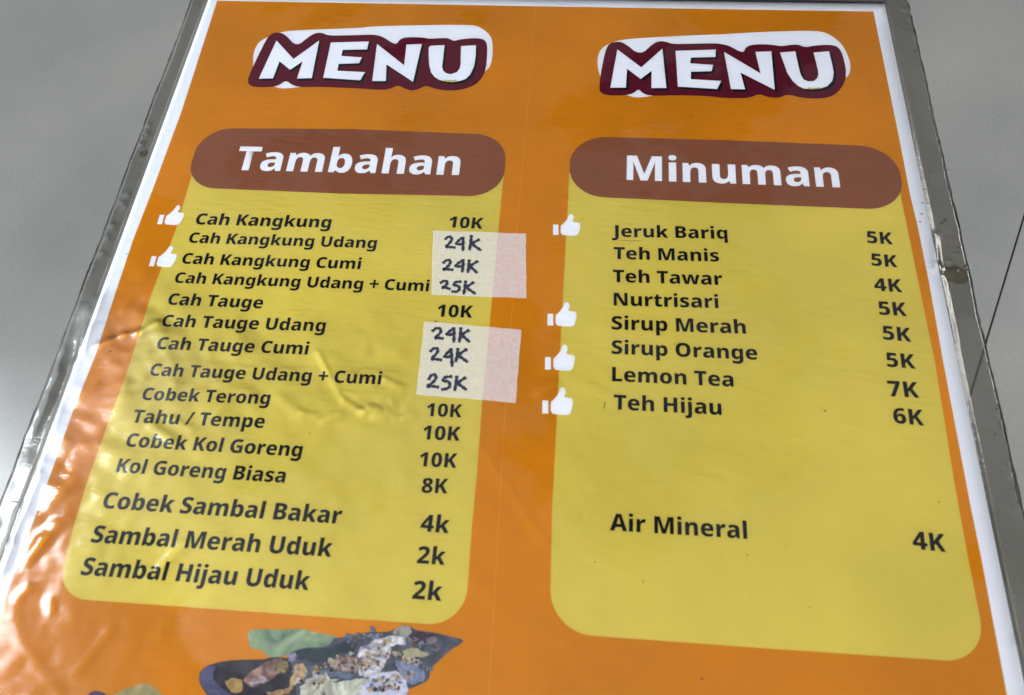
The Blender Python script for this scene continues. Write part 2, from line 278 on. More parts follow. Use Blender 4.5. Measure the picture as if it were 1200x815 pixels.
def glyph_loops(ch):
    a, s = GLYPHS[ch]; out = []
    for c in (s.split('|') if s else []):
        pts = []
        for tok in c.split():
            on = not tok.endswith('q'); x, y = tok.rstrip('q').split(','); pts.append((float(x), float(y), on))
        full = []
        for p, q in zip(pts, pts[1:] + pts[:1]):
            full.append(p)
            if not p[2] and not q[2]: full.append(((p[0] + q[0]) / 2, (p[1] + q[1]) / 2, True))
        while not full[0][2]: full = full[1:] + full[:1]
        lp = []; i = 0; n = len(full)
        while i < n:
            p = full[i]; q = full[(i + 1) % n]
            lp.append((p[0], p[1]))
            if not q[2]:
                r = full[(i + 2) % n]
                for t in (.25, .5, .75):
                    lp.append(((1 - t) ** 2 * p[0] + 2 * t * (1 - t) * q[0] + t * t * r[0], (1 - t) ** 2 * p[1] + 2 * t * (1 - t) * q[1] + t * t * r[1]))
                i += 2
            else: i += 1
        out.append(lp)
    return a, out
def text(name, s, x0, y0, x1, y1, off, m, parent, ys=1.0, **props):
    """lettering whose baseline runs between two points of the photograph, laid in the sheet's plane"""
    a = np.array(P(x0, y0)); b = np.array(P(x1, y1)); loops = []; pen = 0
    for ch in s:
        adv, L = glyph_loops(ch)
        for lp in L: loops.append([(x + pen, y) for x, y in lp])
        pen += adv
    xs = [x for lp in loops for x, _ in lp]; lo, hi = min(xs), max(xs)
    d = b - a; sc = np.linalg.norm(d) / (hi - lo); d = d / np.linalg.norm(d); nrm = np.array([-d[1], d[0]])
    W_ = [[tuple(a + d * (x - lo) * sc + nrm * y * sc * ys) for x, y in lp] for lp in loops]
    return figure(name, W_, off, m, parent, cut=0, **props)

# ------------------------------------------------------------------ materials
M_paper = mat('white_paper', (0.78, 0.83, 0.95), .55, .0, noise=.04, nscale=60)
M_orange = mat('orange_ink', (0.60, 0.225, 0.003), .5, .0, noise=.16, nscale=14)
M_yellow = mat('yellow_ink', (0.63, 0.535, 0.10), .5, .0, noise=.13, nscale=12)
M_pill = mat('brown_ink', (0.235, 0.085, 0.045), .5, .0, noise=.06, nscale=40)
M_white = mat('white_print', (0.78, 0.83, 0.95), .5, .0)
M_maroon = mat('maroon_ink', (0.10, 0.003, 0.020), .5, .0)
M_black = mat('black_ink', (0.006, 0.006, 0.008), .5, .0)
M_shadow = mat('logo_black_ink', (0.004, 0.004, 0.006), .5, .0)
M_pen = mat('ballpoint_ink', (0.012, 0.014, 0.03), .5, .3)
M_dirt = mat('dark_dirt', (0.05, 0.04, 0.03), .8, .1)
M_fold = mat('worn_fold', (0.62, 0.245, 0.02), .6, .2)

def film_material():
    m = bpy.data.materials.new('laminate_film'); m.use_nodes = True; N = m.node_tree; N.nodes.clear(); L = N.links
    out = N.nodes.new('ShaderNodeOutputMaterial'); tr = N.nodes.new('ShaderNodeBsdfTransparent'); tr.inputs[0].default_value = (.985, .985, .98, 1)
    g1 = N.nodes.new('ShaderNodeBsdfGlossy'); g1.inputs['Roughness'].default_value = 0.11
    g2 = N.nodes.new('ShaderNodeBsdfGlossy'); g2.inputs['Roughness'].default_value = 0.42
    tc = N.nodes.new('ShaderNodeTexCoord')
    # fine scuffs
    mp = N.nodes.new('ShaderNodeMapping'); mp.inputs['Rotation'].default_value = (0, 0, .9); mp.inputs['Scale'].default_value = (1, 5, 1)
    L.new(tc.outputs['Object'], mp.inputs[0])
    n1 = N.nodes.new('ShaderNodeTexNoise'); n1.inputs['Scale'].default_value = 130; n1.inputs['Detail'].default_value = 6; L.new(mp.outputs[0], n1.inputs['Vector'])
    bp = N.nodes.new('ShaderNodeBump'); bp.inputs['Strength'].default_value = .35; bp.inputs['Distance'].default_value = .0003
    L.new(n1.outputs[0], bp.inputs['Height'])
    for g in (g1, g2): L.new(bp.outputs[0], g.inputs['Normal'])
    fr = N.nodes.new('ShaderNodeFresnel'); fr.inputs[0].default_value = 1.5; L.new(bp.outputs[0], fr.inputs['Normal'])
    # worn haze of the film, weaker where it still clings to the print
    n2 = N.nodes.new('ShaderNodeTexNoise'); n2.inputs['Scale'].default_value = 10; n2.inputs['Detail'].default_value = 6; n2.inputs['Roughness'].default_value = .6
    L.new(tc.outputs['Object'], n2.inputs['Vector'])
    mr = N.nodes.new('ShaderNodeMapRange'); mr.inputs[1].default_value = .485; mr.inputs[2].default_value = .515; mr.inputs[3].default_value = .05; mr.inputs[4].default_value = .32
    L.new(n2.outputs[0], mr.inputs[0])
    av = N.nodes.new('ShaderNodeAttribute'); av.attribute_name = 'crumple'
    aa = N.nodes.new('ShaderNodeMath'); aa.operation = 'MULTIPLY_ADD'; aa.inputs[1].default_value = .33; aa.use_clamp = True; L.new(av.outputs['Fac'], aa.inputs[0]); L.new(mr.outputs[0], aa.inputs[2])
    kk = N.nodes.new('ShaderNodeMath'); kk.operation = 'MULTIPLY_ADD'; kk.inputs[1].default_value = .6; kk.inputs[2].default_value = 1.1; L.new(av.outputs['Fac'], kk.inputs[0])
    gm = N.nodes.new('ShaderNodeMixShader'); L.new(aa.outputs[0], gm.inputs[0]); L.new(g1.outputs[0], gm.inputs[1]); L.new(g2.outputs[0], gm.inputs[2])
    k = N.nodes.new('ShaderNodeMath'); k.operation = 'MULTIPLY'; L.new(kk.outputs[0], k.inputs[1]); L.new(fr.outputs[0], k.inputs[0])
    mx = N.nodes.new('ShaderNodeMixShader'); L.new(k.outputs[0], mx.inputs[0]); L.new(tr.outputs[0], mx.inputs[1]); L.new(gm.outputs[0], mx.inputs[2])
    sc = N.nodes.new('ShaderNodeBsdfDiffuse'); sc.inputs[0].default_value = (.75, .77, .80, 1)
    sa = N.nodes.new('ShaderNodeMath'); sa.operation = 'MULTIPLY'; sa.inputs[1].default_value = .02; L.new(mr.outputs[0], sa.inputs[0])
    m2 = N.nodes.new('ShaderNodeMixShader'); L.new(sa.outputs[0], m2.inputs[0]); L.new(mx.outputs[0], m2.inputs[1]); L.new(sc.outputs[0], m2.inputs[2])
    L.new(m2.outputs[0], out.inputs[0]); return m
M_film = film_material()
def see_through(name, tint, dcol, amount, gloss_rough=.3, noise=True):
    m = bpy.data.materials.new(name); m.use_nodes = True; N = m.node_tree; N.nodes.clear(); L = N.links
    out = N.nodes.new('ShaderNodeOutputMaterial'); tr = N.nodes.new('ShaderNodeBsdfTransparent'); tr.inputs[0].default_value = (*tint, 1)
    b = N.nodes.new('ShaderNodeBsdfDiffuse'); b.inputs[0].default_value = (*dcol, 1)
    mx = N.nodes.new('ShaderNodeMixShader'); mx.inputs[0].default_value = amount
    if noise:
        tc = N.nodes.new('ShaderNodeTexCoord'); n = N.nodes.new('ShaderNodeTexNoise'); n.inputs['Scale'].default_value = 700; n.inputs['Detail'].default_value = 4
        L.new(tc.outputs['Object'], n.inputs['Vector']); r = N.nodes.new('ShaderNodeMapRange')
        r.inputs[1].default_value = .3; r.inputs[2].default_value = .7; r.inputs[3].default_value = max(0, amount - .04); r.inputs[4].default_value = min(1, amount + .04)
        L.new(n.outputs[0], r.inputs[0]); L.new(r.outputs[0], mx.inputs[0])
    L.new(tr.outputs[0], mx.inputs[1]); L.new(b.outputs[0], mx.inputs[2]); L.new(mx.outputs[0], out.inputs[0]); return m
M_margin = see_through('sealed_margin', (1.0, 1.0, .985), (.40, .40, .38), .11)
M_patch = see_through('paper_tape', (1, 1, 1), (.60, .62, .68), .34)
M_stain = see_through('grey_stain', (.80, .78, .72), (.12, .11, .09), .14)

# ------------------------------------------------------------------ the table
def stone_material():
    m = bpy.data.materials.new('grey_stone'); m.use_nodes = True; N = m.node_tree; b = N.nodes['Principled BSDF']; L = N.links
    tc = N.nodes.new('ShaderNodeTexCoord')
    def nz(scale, det):
        n = N.nodes.new('ShaderNodeTexNoise'); n.inputs['Scale'].default_value = scale; n.inputs['Detail'].default_value = det; L.new(tc.outputs['Object'], n.inputs['Vector']); return n
    a = nz(800, 6); c = nz(11, 7)
    r = N.nodes.new('ShaderNodeValToRGB'); r.color_ramp.elements[0].position = .3; r.color_ramp.elements[0].color = (.143, .145, .141, 1)
    r.color_ramp.elements[1].position = .72; r.color_ramp.elements[1].color = (.162, .161, .156, 1); L.new(a.outputs[0], r.inputs[0])
    r2 = N.nodes.new('ShaderNodeValToRGB'); r2.color_ramp.elements[0].position = .3; r2.color_ramp.elements[0].color = (.80, .82, .84, 1)
    r2.color_ramp.elements[1].position = .7; r2.color_ramp.elements[1].color = (1.10, 1.08, 1.05, 1); L.new(c.outputs[0], r2.inputs[0])
    mu = N.nodes.new('ShaderNodeMix'); mu.data_type = 'RGBA'; mu.blend_type = 'MULTIPLY'; mu.inputs[0].default_value = 1
    L.new(r.outputs[0], mu.inputs[6]); L.new(r2.outputs[0], mu.inputs[7]); L.new(mu.outputs[2], b.inputs['Base Color'])
    b.inputs['Specular IOR Level'].default_value = .6
    w = nz(35, 4); mr = N.nodes.new('ShaderNodeMapRange'); mr.inputs[3].default_value = .16; mr.inputs[4].default_value = .30; L.new(w.outputs[0], mr.inputs[0]); L.new(mr.outputs[0], b.inputs['Roughness'])
    bn = nz(60, 4); bp = N.nodes.new('ShaderNodeBump'); bp.inputs['Strength'].default_value = .10; bp.inputs['Distance'].default_value = .0004
    L.new(bn.outputs[0], bp.inputs['Height']); L.new(bp.outputs[0], b.inputs['Normal'])
    return m
M_stone = stone_material()
table = bpy.data.objects.new('table', None); COL.objects.link(table); table.location = (0, 0, 0)
table['label'] = 'grey speckled stone table top with a thin dark joint, under the laminated menu'; table['category'] = 'table'
ja = np.array(P(1200, 255)); jb = np.array(P(1135, 470)); jd = (jb - ja) / np.linalg.norm(jb - ja)
jA = ja - jd * 0.75; jB = ja + jd * 0.75; jn = np.array([-jd[1], jd[0]])
if jn[0] < 0: jn = -jn
def slab(name, pts, m):
    bm = bmesh.new(); top = [bm.verts.new((x, y, 0)) for x, y in pts]; f = bm.faces.new(top)
    if f.normal.z < 0 or True:
        bm.normal_update()
        if f.normal.z < 0: f.normal_flip()
    r = bmesh.ops.extrude_face_region(bm, geom=[f]); vs = [g for g in r['geom'] if isinstance(g, bmesh.types.BMVert)]
    bmesh.ops.translate(bm, verts=vs, vec=(0, 0, -.012))
    bmesh.ops.recalc_face_normals(bm, faces=bm.faces[:])
    ed = [e for e in bm.edges if all(abs(v.co.z) < 1e-6 for v in e.verts)]
    bmesh.ops.bevel(bm, geom=ed, offset=.00025, segments=2, affect='EDGES', profile=.5)
    me = bpy.data.meshes.new(name); bm.to_mesh(me); bm.free(); return link(name, me, m, table)
g = .00028
slab('stone_slab', [tuple(jA - jn * g), tuple(jB - jn * g), tuple(jB - jn * .85), tuple(jA - jn * .85)], M_stone)
slab('stone_slab', [tuple(jA + jn * g), tuple(jB + jn * g), tuple(jB + jn * .55), tuple(jA + jn * .55)], M_stone)
bm = bmesh.new()
bm.faces.new([bm.verts.new((float(p[0]), float(p[1]), -.0009)) for p in (jA - jn * .003, jB - jn * .003, jB + jn * .003, jA + jn * .003)])
me = bpy.data.meshes.new('joint'); bm.to_mesh(me); bm.free(); link('joint', me, mat('joint_grime', (.012, .012, .012), .9, .1), table)

# ------------------------------------------------------------------ the menu
menu = bpy.data.objects.new('laminated_menu', None); COL.objects.link(menu); menu.location = (0, 0, 0)
menu['label'] = 'laminated orange two column menu sheet with yellow price panels lying on the grey table'; menu['category'] = 'menu'
rect = lambda a, b, c, d: [(a, c), (b, c), (b, d), (a, d)]
L0 = .00040
paper = figure('paper_sheet', [rect(PU0, PU1, PV0, PV1)], L0, M_paper, menu)
# the sheet's own thickness
sol = paper.modifiers.new('thickness', 'SOLIDIFY'); sol.thickness = .00018; sol.offset = -1
lv = [(0.0, 0.0)]
ol = [P(255, 2.5), P(640, 9), P(1023, 15)]
orL = [P(x, y) for x, y in [(213, 133), (181, 220), (157, 282), (136, 345), (112, 420), (87, 482), (60, 558), (34, 629), (0, 724)]]
orR = [P(x, y) for x, y in [(1178, 810), (1150, 660), (1136, 591), (1118, 496), (1105, 427), (1089, 337), (1075, 267), (1066, 230), (1053, 163)]]
orange = figure('orange_background', [[ol[0]] + orL + [(0.0005, -.405), (.2852, -.405)] + orR + [ol[2], ol[1]]], L0 + .00006, M_orange, paper)

# yellow panels
pl = [P(x, y) for x, y in [(226, 205), (207, 270), (177, 350), (153, 428), (131, 488), (102, 570), (84, 630), (66, 701), (330, 720), (545, 735), (553, 620), (559, 557), (565, 475), (575, 370), (589, 220), (592, 195)]]
rad = [0] * len(pl); rad[7] = .0105; rad[9] = .0105
panelL = figure('yellow_panel', [rounded(pl, rad)], L0 + .00012, M_yellow, menu)
pr = [P(x, y) for x, y in [(667, 205), (666, 230), (657, 400), (652, 500), (647, 597), (644, 742), (890, 760), (1157, 778), (1146, 718), (1134, 658), (1118, 570), (1095, 427), (1055, 232), (1050, 205)]]
rad = [0] * len(pr); rad[5] = .0125; rad[7] = .0115
panelR = figure('yellow_panel', [rounded(pr, rad)], L0 + .00012, M_yellow, menu)

def pill(px, rs):
    return rounded([P(*q) for q in px], rs)
pillL = figure('heading_pill', [pill([(238, 152), (412, 153), (594, 160), (590, 232), (400, 228.5), (216, 221)], [.0128, 0, .0128, .0128, 0, .0128])], L0 + .00018, M_pill, menu)
pillR = figure('heading_pill', [pill([(668, 161), (850, 166), (1050, 174), (1061, 248), (860, 240), (667, 231)], [.0138, 0, .0138, .0138, 0, .0138])], L0 + .00018, M_pill, menu)
text('heading_text', 'Tambahan', 274.5, 201, 538, 207, L0 + .00025, M_white, pillL, ys=HYS)
text('heading_text', 'Minuman', 734, 212.5, 984, 221.5, L0 + .00025, M_white, pillR, ys=HYS)

T0 = L0 + .00020
LEFT = [('Cah Kangkung', 229, 264.5, 387.5, 268.5), ('Cah Kangkung Udang', 221, 286, 441, 292.5), ('Cah Kangkung Cumi', 213, 310.5, 422.5, 317),
        ('Cah Kangkung Udang + Cumi', 204.5, 333, 502.5, 343), ('Cah Tauge', 196.5, 358.5, 307.5, 363), ('Cah Tauge Udang', 189.5, 384, 381, 390),
        ('Cah Tauge Cumi', 183.5, 410.5, 361, 417), ('Cah Tauge Udang + Cumi', 175.5, 441.5, 446.5, 452), ('Cobek Terong', 166.5, 470, 316, 475),
        ('Tahu / Tempe', 155, 496.5, 309.5, 503), ('Cobek Kol Goreng', 147.5, 524.5, 353.5, 536.5), ('Kol Goreng Biasa', 136.5, 554.5, 334, 567),
        ('Cobek Sambal Bakar', 120, 596.5, 399.5, 615), ('Sambal Merah Uduk', 107, 636.5, 388.5, 653.5), ('Sambal Hijau Uduk', 95, 674.5, 362, 692.5)]
LP = [('10K', 525.5, 268, 565.5, 270), ('10K', 512, 372.5, 553.5, 374), ('10K', 499.5, 489, 541, 490.5), ('10K', 495, 516, 539, 518), ('10K', 491, 547.5, 535, 549.5),
      ('8K', 494, 578.5, 524.5, 579.5), ('4k', 492.5, 623.5, 526, 626), ('2k', 488.5, 661, 521.5, 663), ('2k', 483, 702.5, 517.5, 705)]
RIGHT = [('Jeruk Bariq', 717, 279, 852.5, 281.5), ('Teh Manis', 719, 305, 842.5, 308), ('Teh Tawar', 718, 332, 846.5, 335.5), ('Nurtrisari', 719, 359.5, 842, 362.5),
         ('Sirup Merah', 716.5, 387.5, 874, 392.5), ('Sirup Orange', 716.5, 416, 887.5, 423), ('Lemon Tea', 717, 448, 859.5, 454.5), ('Teh Hijau', 719, 481, 845.5, 487.5),
         ('Air Mineral', 714.5, 622.5, 875.5, 632.5)]
RP = [('5K', 1016, 286, 1046, 288), ('5K', 1021, 312.5, 1051.5, 315), ('4K', 1024.5, 342, 1057, 344), ('5K', 1030, 370, 1062.5, 372), ('5K', 1034.5, 399, 1067.5, 402),
      ('5K', 1039, 431, 1072.5, 433.5), ('7K', 1041, 465.5, 1077, 467.5), ('6K', 1047, 497, 1082.5, 500), ('4K', 1069.5, 644, 1108, 648)]
for par, items, prices in ((panelL, LEFT, LP), (panelR, RIGHT, RP)):
    for s, *q in items: text('item_name', s, *q, T0, M_black, par, ys=IYS)
    for s, *q in prices: text('item_price', s, *q, T0, M_black, par, ys=IYS)

# the two logos
def logo(maroon, white, letters):
    lg = figure('menu_logo', [chaikin(maroon)], L0 + .00020, M_maroon, menu)
    figure('backing_shape', [chaikin(white)], L0 + .00013, M_white, lg)
    for lp in letters:
        figure('letter', [lp], L0 + .00032, M_white, lg)
        figure('letter_shadow', [[(x + .0010, y - .0012) for x, y in lp], ], L0 + .00026, M_shadow, lg)
K = .1333333
A = lambda pts: zoomed(pts, 280, 20, K); B = lambda pts: zoomed(pts, 430, 20, K)
C_ = lambda pts: zoomed(pts, 690, 25, K); D_ = lambda pts: zoomed(pts, 840, 25, K)
def smooth_u(pts, f): return f(pts[:1]) + chaikin(f(pts[1:-1]), 1) + f(pts[-1:])
logo(A([(80, 570), (105, 500), (165, 370), (230, 240), (265, 180), (310, 150), (370, 150), (420, 175), (510, 275), (620, 185), (680, 152), (740, 152), (790, 178), (1000, 174)])
     + B([(30, 168), (90, 172), (150, 190), (255, 262), (290, 210), (340, 190), (500, 192), (545, 205), (690, 195), (730, 205), (765, 225), (820, 208), (980, 195), (1040, 215), (1060, 260), (1055, 400), (1040, 500), (980, 590), (880, 640), (760, 660), (620, 650), (520, 612), (470, 640), (400, 662), (340, 645), (275, 608), (220, 640), (130, 655), (0, 645)])
     + A([(1040, 640), (690, 625), (560, 630), (480, 618), (418, 568), (360, 612), (300, 628), (150, 630), (95, 612)]),
     A([(130, 430), (130, 330), (170, 240), (240, 195), (370, 140), (600, 125), (1100, 108)]) + B([(0, 97), (400, 85), (930, 78), (1010, 108), (1080, 165), (1107, 230), (1103, 400), (1055, 490), (900, 560), (500, 570)])
     + A([(1000, 560), (470, 640), (330, 640), (200, 560), (120, 500)]),
     [A([(335, 222), (485, 385), (710, 222), (645, 553), (515, 557), (565, 405), (455, 480), (362, 405), (305, 555), (180, 557)]),
      A([(812, 240), (1145, 230), (1130, 300), (915, 305), (905, 358), (1085, 370), (1060, 422), (880, 428), (870, 488), (1112, 500), (1070, 572), (745, 550)]),
      B([(92, 252), (330, 440), (350, 258), (485, 252), (408, 585), (175, 432), (170, 578), (50, 578)]),
      B([(545, 285), (560, 268), (685, 262), (663, 450), (672, 485), (695, 507), (735, 518), (790, 500), (815, 470), (825, 430), (828, 270), (960, 262), (958, 350), (945, 440), (910, 520), (870, 558), (820, 576), (760, 584), (700, 582), (640, 568), (595, 540), (565, 500), (550, 440), (545, 370)])])
logo(C_([(90, 600), (110, 430), (150, 250), (185, 205), (240, 190), (310, 200), (450, 315), (560, 210), (620, 185), (690, 195), (730, 215), (1000, 208), (1130, 208)])
     + D_([(40, 215), (100, 225), (230, 298), (250, 240), (320, 215), (480, 218), (560, 235), (700, 212), (770, 245), (860, 225), (1000, 218), (1065, 240), (1100, 300), (1135, 450), (1120, 560), (1040, 660), (930, 695), (750, 690), (620, 652), (540, 690), (440, 680), (370, 650), (280, 690), (100, 690), (0, 680)])
     + C_([(1040, 670), (740, 662), (540, 670), (470, 645), (435, 605), (390, 650), (300, 665), (150, 662), (100, 635)]),
     C_([(92, 500), (70, 350), (100, 260), (160, 215), (280, 170), (700, 145), (1100, 128)]) + D_([(0, 130), (400, 105), (850, 93), (960, 112), (1070, 185), (1130, 270), (1168, 370), (1170, 440), (1148, 505), (1000, 600), (600, 610)])
     + C_([(900, 600), (500, 680), (370, 680), (200, 600)]),
     [C_([(250, 262), (460, 420), (645, 255), (680, 602), (548, 602), (550, 450), (455, 522), (335, 432), (325, 598), (188, 598)]),
      C_([(760, 275), (1112, 265), (1110, 330), (895, 335), (890, 385), (1090, 400), (1075, 455), (895, 460), (895, 525), (1160, 540), (1125, 612), (780, 590)]),
      D_([(60, 285), (380, 475), (335, 285), (475, 280), (505, 620), (205, 468), (245, 615), (120, 612)]),
      D_([(550, 290), (685, 280), (720, 440), (735, 490), (760, 530), (800, 545), (850, 540), (878, 515), (888, 480), (880, 430), (845, 290), (980, 280), (1008, 390), (1022, 470), (1010, 540), (965, 588), (900, 608), (830, 614), (760, 608), (710, 585), (660, 540), (615, 470)])])

# yellow ink showing where the U of each logo was misprinted
figure('misprint', [B([(675, 566), (730, 570), (795, 566), (785, 578), (735, 582), (690, 580)])], L0 + .00036, M_yellow, menu)
figure('misprint', [D_([(790, 600), (850, 603), (905, 597), (900, 608), (850, 613), (800, 611)])], L0 + .00036, M_yellow, menu)
# scratches through the print
figure('scratch_mark', [[P(*q) for q in [(726, 282.9), (738, 283.7), (750, 283.6), (750, 284.0), (738, 284.1), (726, 283.1)]]], L0 + .00024, M_dirt, panelR)
figure('scratch_mark', [[P(*q) for q in [(708.6, 472), (709.3, 472), (708.2, 480), (707.5, 480)]]], L0 + .00024, M_dirt, panelR)

# thumbs-up icons: template traced once, in the sheet's plane
TH = [(295, 320), (395, 322), (398, 520), (292, 520)], [(440, 335), (470, 325), (560, 230), (600, 130), (625, 118), (665, 130), (690, 170), (685, 215), (655, 272), (785, 282), (812, 310), (812, 370), (790, 460), (765, 520), (700, 540), (560, 530), (436, 515)]
ta = P(630 + 292 * .06135, 245 + 520 * .06135)
def th_uv(pts): return [(a - ta[0], b - ta[1]) for a, b in zoomed(pts, 630, 245, .06135)]
cuff, hand = th_uv(TH[0]), chaikin(th_uv(TH[1]), 1)
for x, y, s in [(648, 277, 1), (641.5, 383, 1), (638.5, 434.5, 1), (635.3, 486, 1), (185, 264.5, .95), (175.5, 313.5, .95)]:
    a = P(x, y)
    figure('thumbs_up_icon', [[(a[0] + u * s, a[1] + v * s) for u, v in cuff], [(a[0] + u * s, a[1] + v * s) for u, v in hand]], L0 + .00022, M_white, menu)

# the printed food picture at the foot of the left column
F1 = lambda p: zoomed(p, 220, 730, .15); F2 = lambda p: zoomed(p, 380, 730, .15)
food = figure('food_picture', [chaikin(F1([(1150, 120)]) + F2([(90, 125), (280, 90), (380, 70), (460, 80), (545, 62), (600, 30), (680, 30), (705, 60), (870, 80), (980, 110), (1090, 135), (1085, 160), (980, 220), (900, 300), (832, 360), (822, 450), (740, 490), (640, 530), (620, 600), (560, 900)]) + F1([(780, 900), (800, 520), (770, 300), (800, 235), (900, 200), (1100, 190)]), 1)],
              L0 + .00013, mat('picture_dark', (.035, .045, .075), .5, .2, nscale=300, col2=(.10, .11, .15)), menu)
rp = random.Random(5)
def ragged(pts, amp=.13, n=3):
    for _ in range(n):
        q = []
        for a, b in zip(pts, pts[1:] + pts[:1]):
            dx, dy = b[0] - a[0], b[1] - a[1]; k = rp.uniform(-amp, amp)
            q += [a, ((a[0] + b[0]) / 2 - dy * k, (a[1] + b[1]) / 2 + dx * k)]
        pts = q
    return pts
def print_mat(name, c1, c2, sc, dark):
    m = bpy.data.materials.new('picture_' + name); m.use_nodes = True; N = m.node_tree; b = N.nodes['Principled BSDF']; L = N.links
    tc = N.nodes.new('ShaderNodeTexCoord'); n = N.nodes.new('ShaderNodeTexNoise'); n.inputs['Scale'].default_value = sc * .55; n.inputs['Detail'].default_value = 7
    n.inputs['Roughness'].default_value = .68; n.inputs['Distortion'].default_value = 1.6
    L.new(tc.outputs['Object'], n.inputs['Vector']); r = N.nodes.new('ShaderNodeValToRGB'); e = r.color_ramp.elements
    mixc = tuple((a + b) / 2 for a, b in zip(c1, c2))
    stops = [(.30, tuple(c * (1 - dark) for c in c2)), (.42, c2), (.50, mixc), (.56, c1), (.70, tuple(min(1, c * 1.35) for c in c1))]
    e[0].position = stops[0][0]; e[0].color = (*stops[0][1], 1); e[1].position = stops[-1][0]; e[1].color = (*stops[-1][1], 1)
    for p_, c_ in stops[1:-1]: x = e.new(p_); x.color = (*c_, 1)
    L.new(n.outputs[0], r.inputs[0]); L.new(r.outputs[0], b.inputs['Base Color']); b.inputs['Roughness'].default_value = .5; b.inputs['Specular IOR Level'].default_value = .2
    return m
def pic(name, pts, i, c1, c2, sc=420, dark=.55):
    soft = name in ('mortar', 'mortar_rim', 'green_leaves')
    figure(name, [chaikin(pts, 1) if soft else ragged(pts)], L0 + .00013 + .00002 * i, print_mat(name, c1, c2, sc, dark), food)
pic('green_leaves', F1([(472, 58), (600, 52), (720, 60), (900, 48), (1000, 80), (1190, 108), (1190, 190), (1000, 200), (860, 205), (800, 250), (700, 278), (620, 262), (590, 212), (500, 208), (480, 150)]), -2, (.27, .36, .24), (.17, .27, .19), 160)
pic('mortar', F1([(90, 440), (110, 370), (180, 330), (300, 298), (480, 290), (600, 290), (660, 270), (790, 275), (815, 330), (840, 430), (900, 900), (420, 900), (200, 610), (120, 520)]), 1, (.018, .017, .03), (.035, .03, .05), 300)
pic('mortar_rim', F1([(92, 440), (115, 370), (190, 333), (235, 345), (205, 385), (200, 430), (250, 500), (340, 560), (420, 600), (400, 680), (240, 620), (140, 545)]), 2, (.06, .065, .14), (.10, .11, .22), 350)
pic('fish', F1([(440, 460), (480, 400), (560, 350), (640, 300), (740, 280), (790, 320), (780, 370), (690, 430), (600, 480), (480, 495)]), 3, (.30, .20, .18), (.13, .06, .06))
pic('fish_highlight', F1([(480, 470), (520, 440), (600, 420), (630, 440), (590, 475), (500, 488)]), 4, (.42, .42, .55), (.30, .24, .28))
pic('potato', F1([(300, 460), (380, 430), (430, 450), (435, 530), (360, 548), (320, 510)]), 3, (.42, .32, .12), (.26, .17, .07))
pic('potato', F1([(700, 330), (760, 295), (792, 330), (770, 390), (710, 385)]), 5, (.28, .24, .10), (.18, .14, .06))
pic('potato', F1([(840, 335), (900, 318), (945, 390), (910, 450), (850, 470), (790, 560), (640, 570), (620, 540), (700, 530), (800, 500)]), 5, (.48, .36, .22), (.30, .18, .11))
pic('bowl_shadow', F1([(840, 250), (870, 215), (1100, 200)]) + F2([(120, 160), (260, 170), (240, 230), (130, 240), (40, 300)]) + F1([(940, 290), (860, 290)]), 5, (.012, .03, .045), (.03, .05, .07), 200)
pic('bowl_edge', F1([(790, 250), (840, 228), (860, 260), (830, 310), (790, 300)]), 6, (.16, .17, .30), (.30, .28, .42))
pic('bowl_edge', F1([(930, 330), (1000, 340)]) + F2([(60, 370), (200, 395), (240, 420), (150, 440), (30, 425)]) + F1([(980, 400)]), 6, (.08, .12, .20), (.14, .18, .28))
pic('meat', F2([(40, 310), (100, 280), (160, 268), (240, 268), (330, 330), (325, 420), (200, 385), (60, 355)]), 6, (.36, .26, .24), (.16, .10, .10))
pic('egg', F1([(860, 640), (880, 500), (950, 440), (1090, 388), (1115, 440), (1190, 440)]) + F2([(50, 460), (230, 448), (330, 430), (350, 520), (320, 640)]), 7, (.50, .55, .50), (.30, .28, .26), 300)
pic('rice', F2([(290, 190), (400, 130), (560, 105), (640, 118), (640, 180), (520, 190), (520, 260), (480, 330), (440, 400), (390, 450), (280, 420), (240, 300)]), 8, (.60, .60, .66), (.27, .27, .35), 520)
pic('pale_leaf', F2([(540, 75), (590, 32), (680, 32), (690, 80), (650, 120), (560, 100)]), 9, (.38, .38, .36), (.26, .26, .25))
pic('foil', F2([(330, 450), (460, 390), (560, 380), (640, 440), (660, 520), (600, 640), (260, 640)]), 10, (.34, .40, .62), (.62, .64, .76), 480)
pic('foil', F2([(560, 290), (640, 300), (720, 330), (790, 395), (780, 460), (690, 490), (620, 440)]), 11, (.13, .17, .30), (.24, .28, .42), 480)
pic('dark_pepper', F2([(680, 90), (760, 75), (870, 88), (840, 160), (720, 170), (660, 130)]), 12, (.035, .018, .035), (.06, .03, .06))
pic('tempeh', F2([(610, 230), (690, 195), (780, 230), (840, 250), (780, 275), (650, 278)]), 13, (.30, .29, .18), (.40, .38, .28))
pic('onion', F2([(800, 130), (880, 115), (890, 145), (830, 175)]), 13, (.25, .24, .26), (.14, .12, .15))
pic('pale_sauce', F2([(370, 85), (440, 90), (430, 125), (330, 110)]), 13, (.30, .34, .44), (.10, .12, .18))
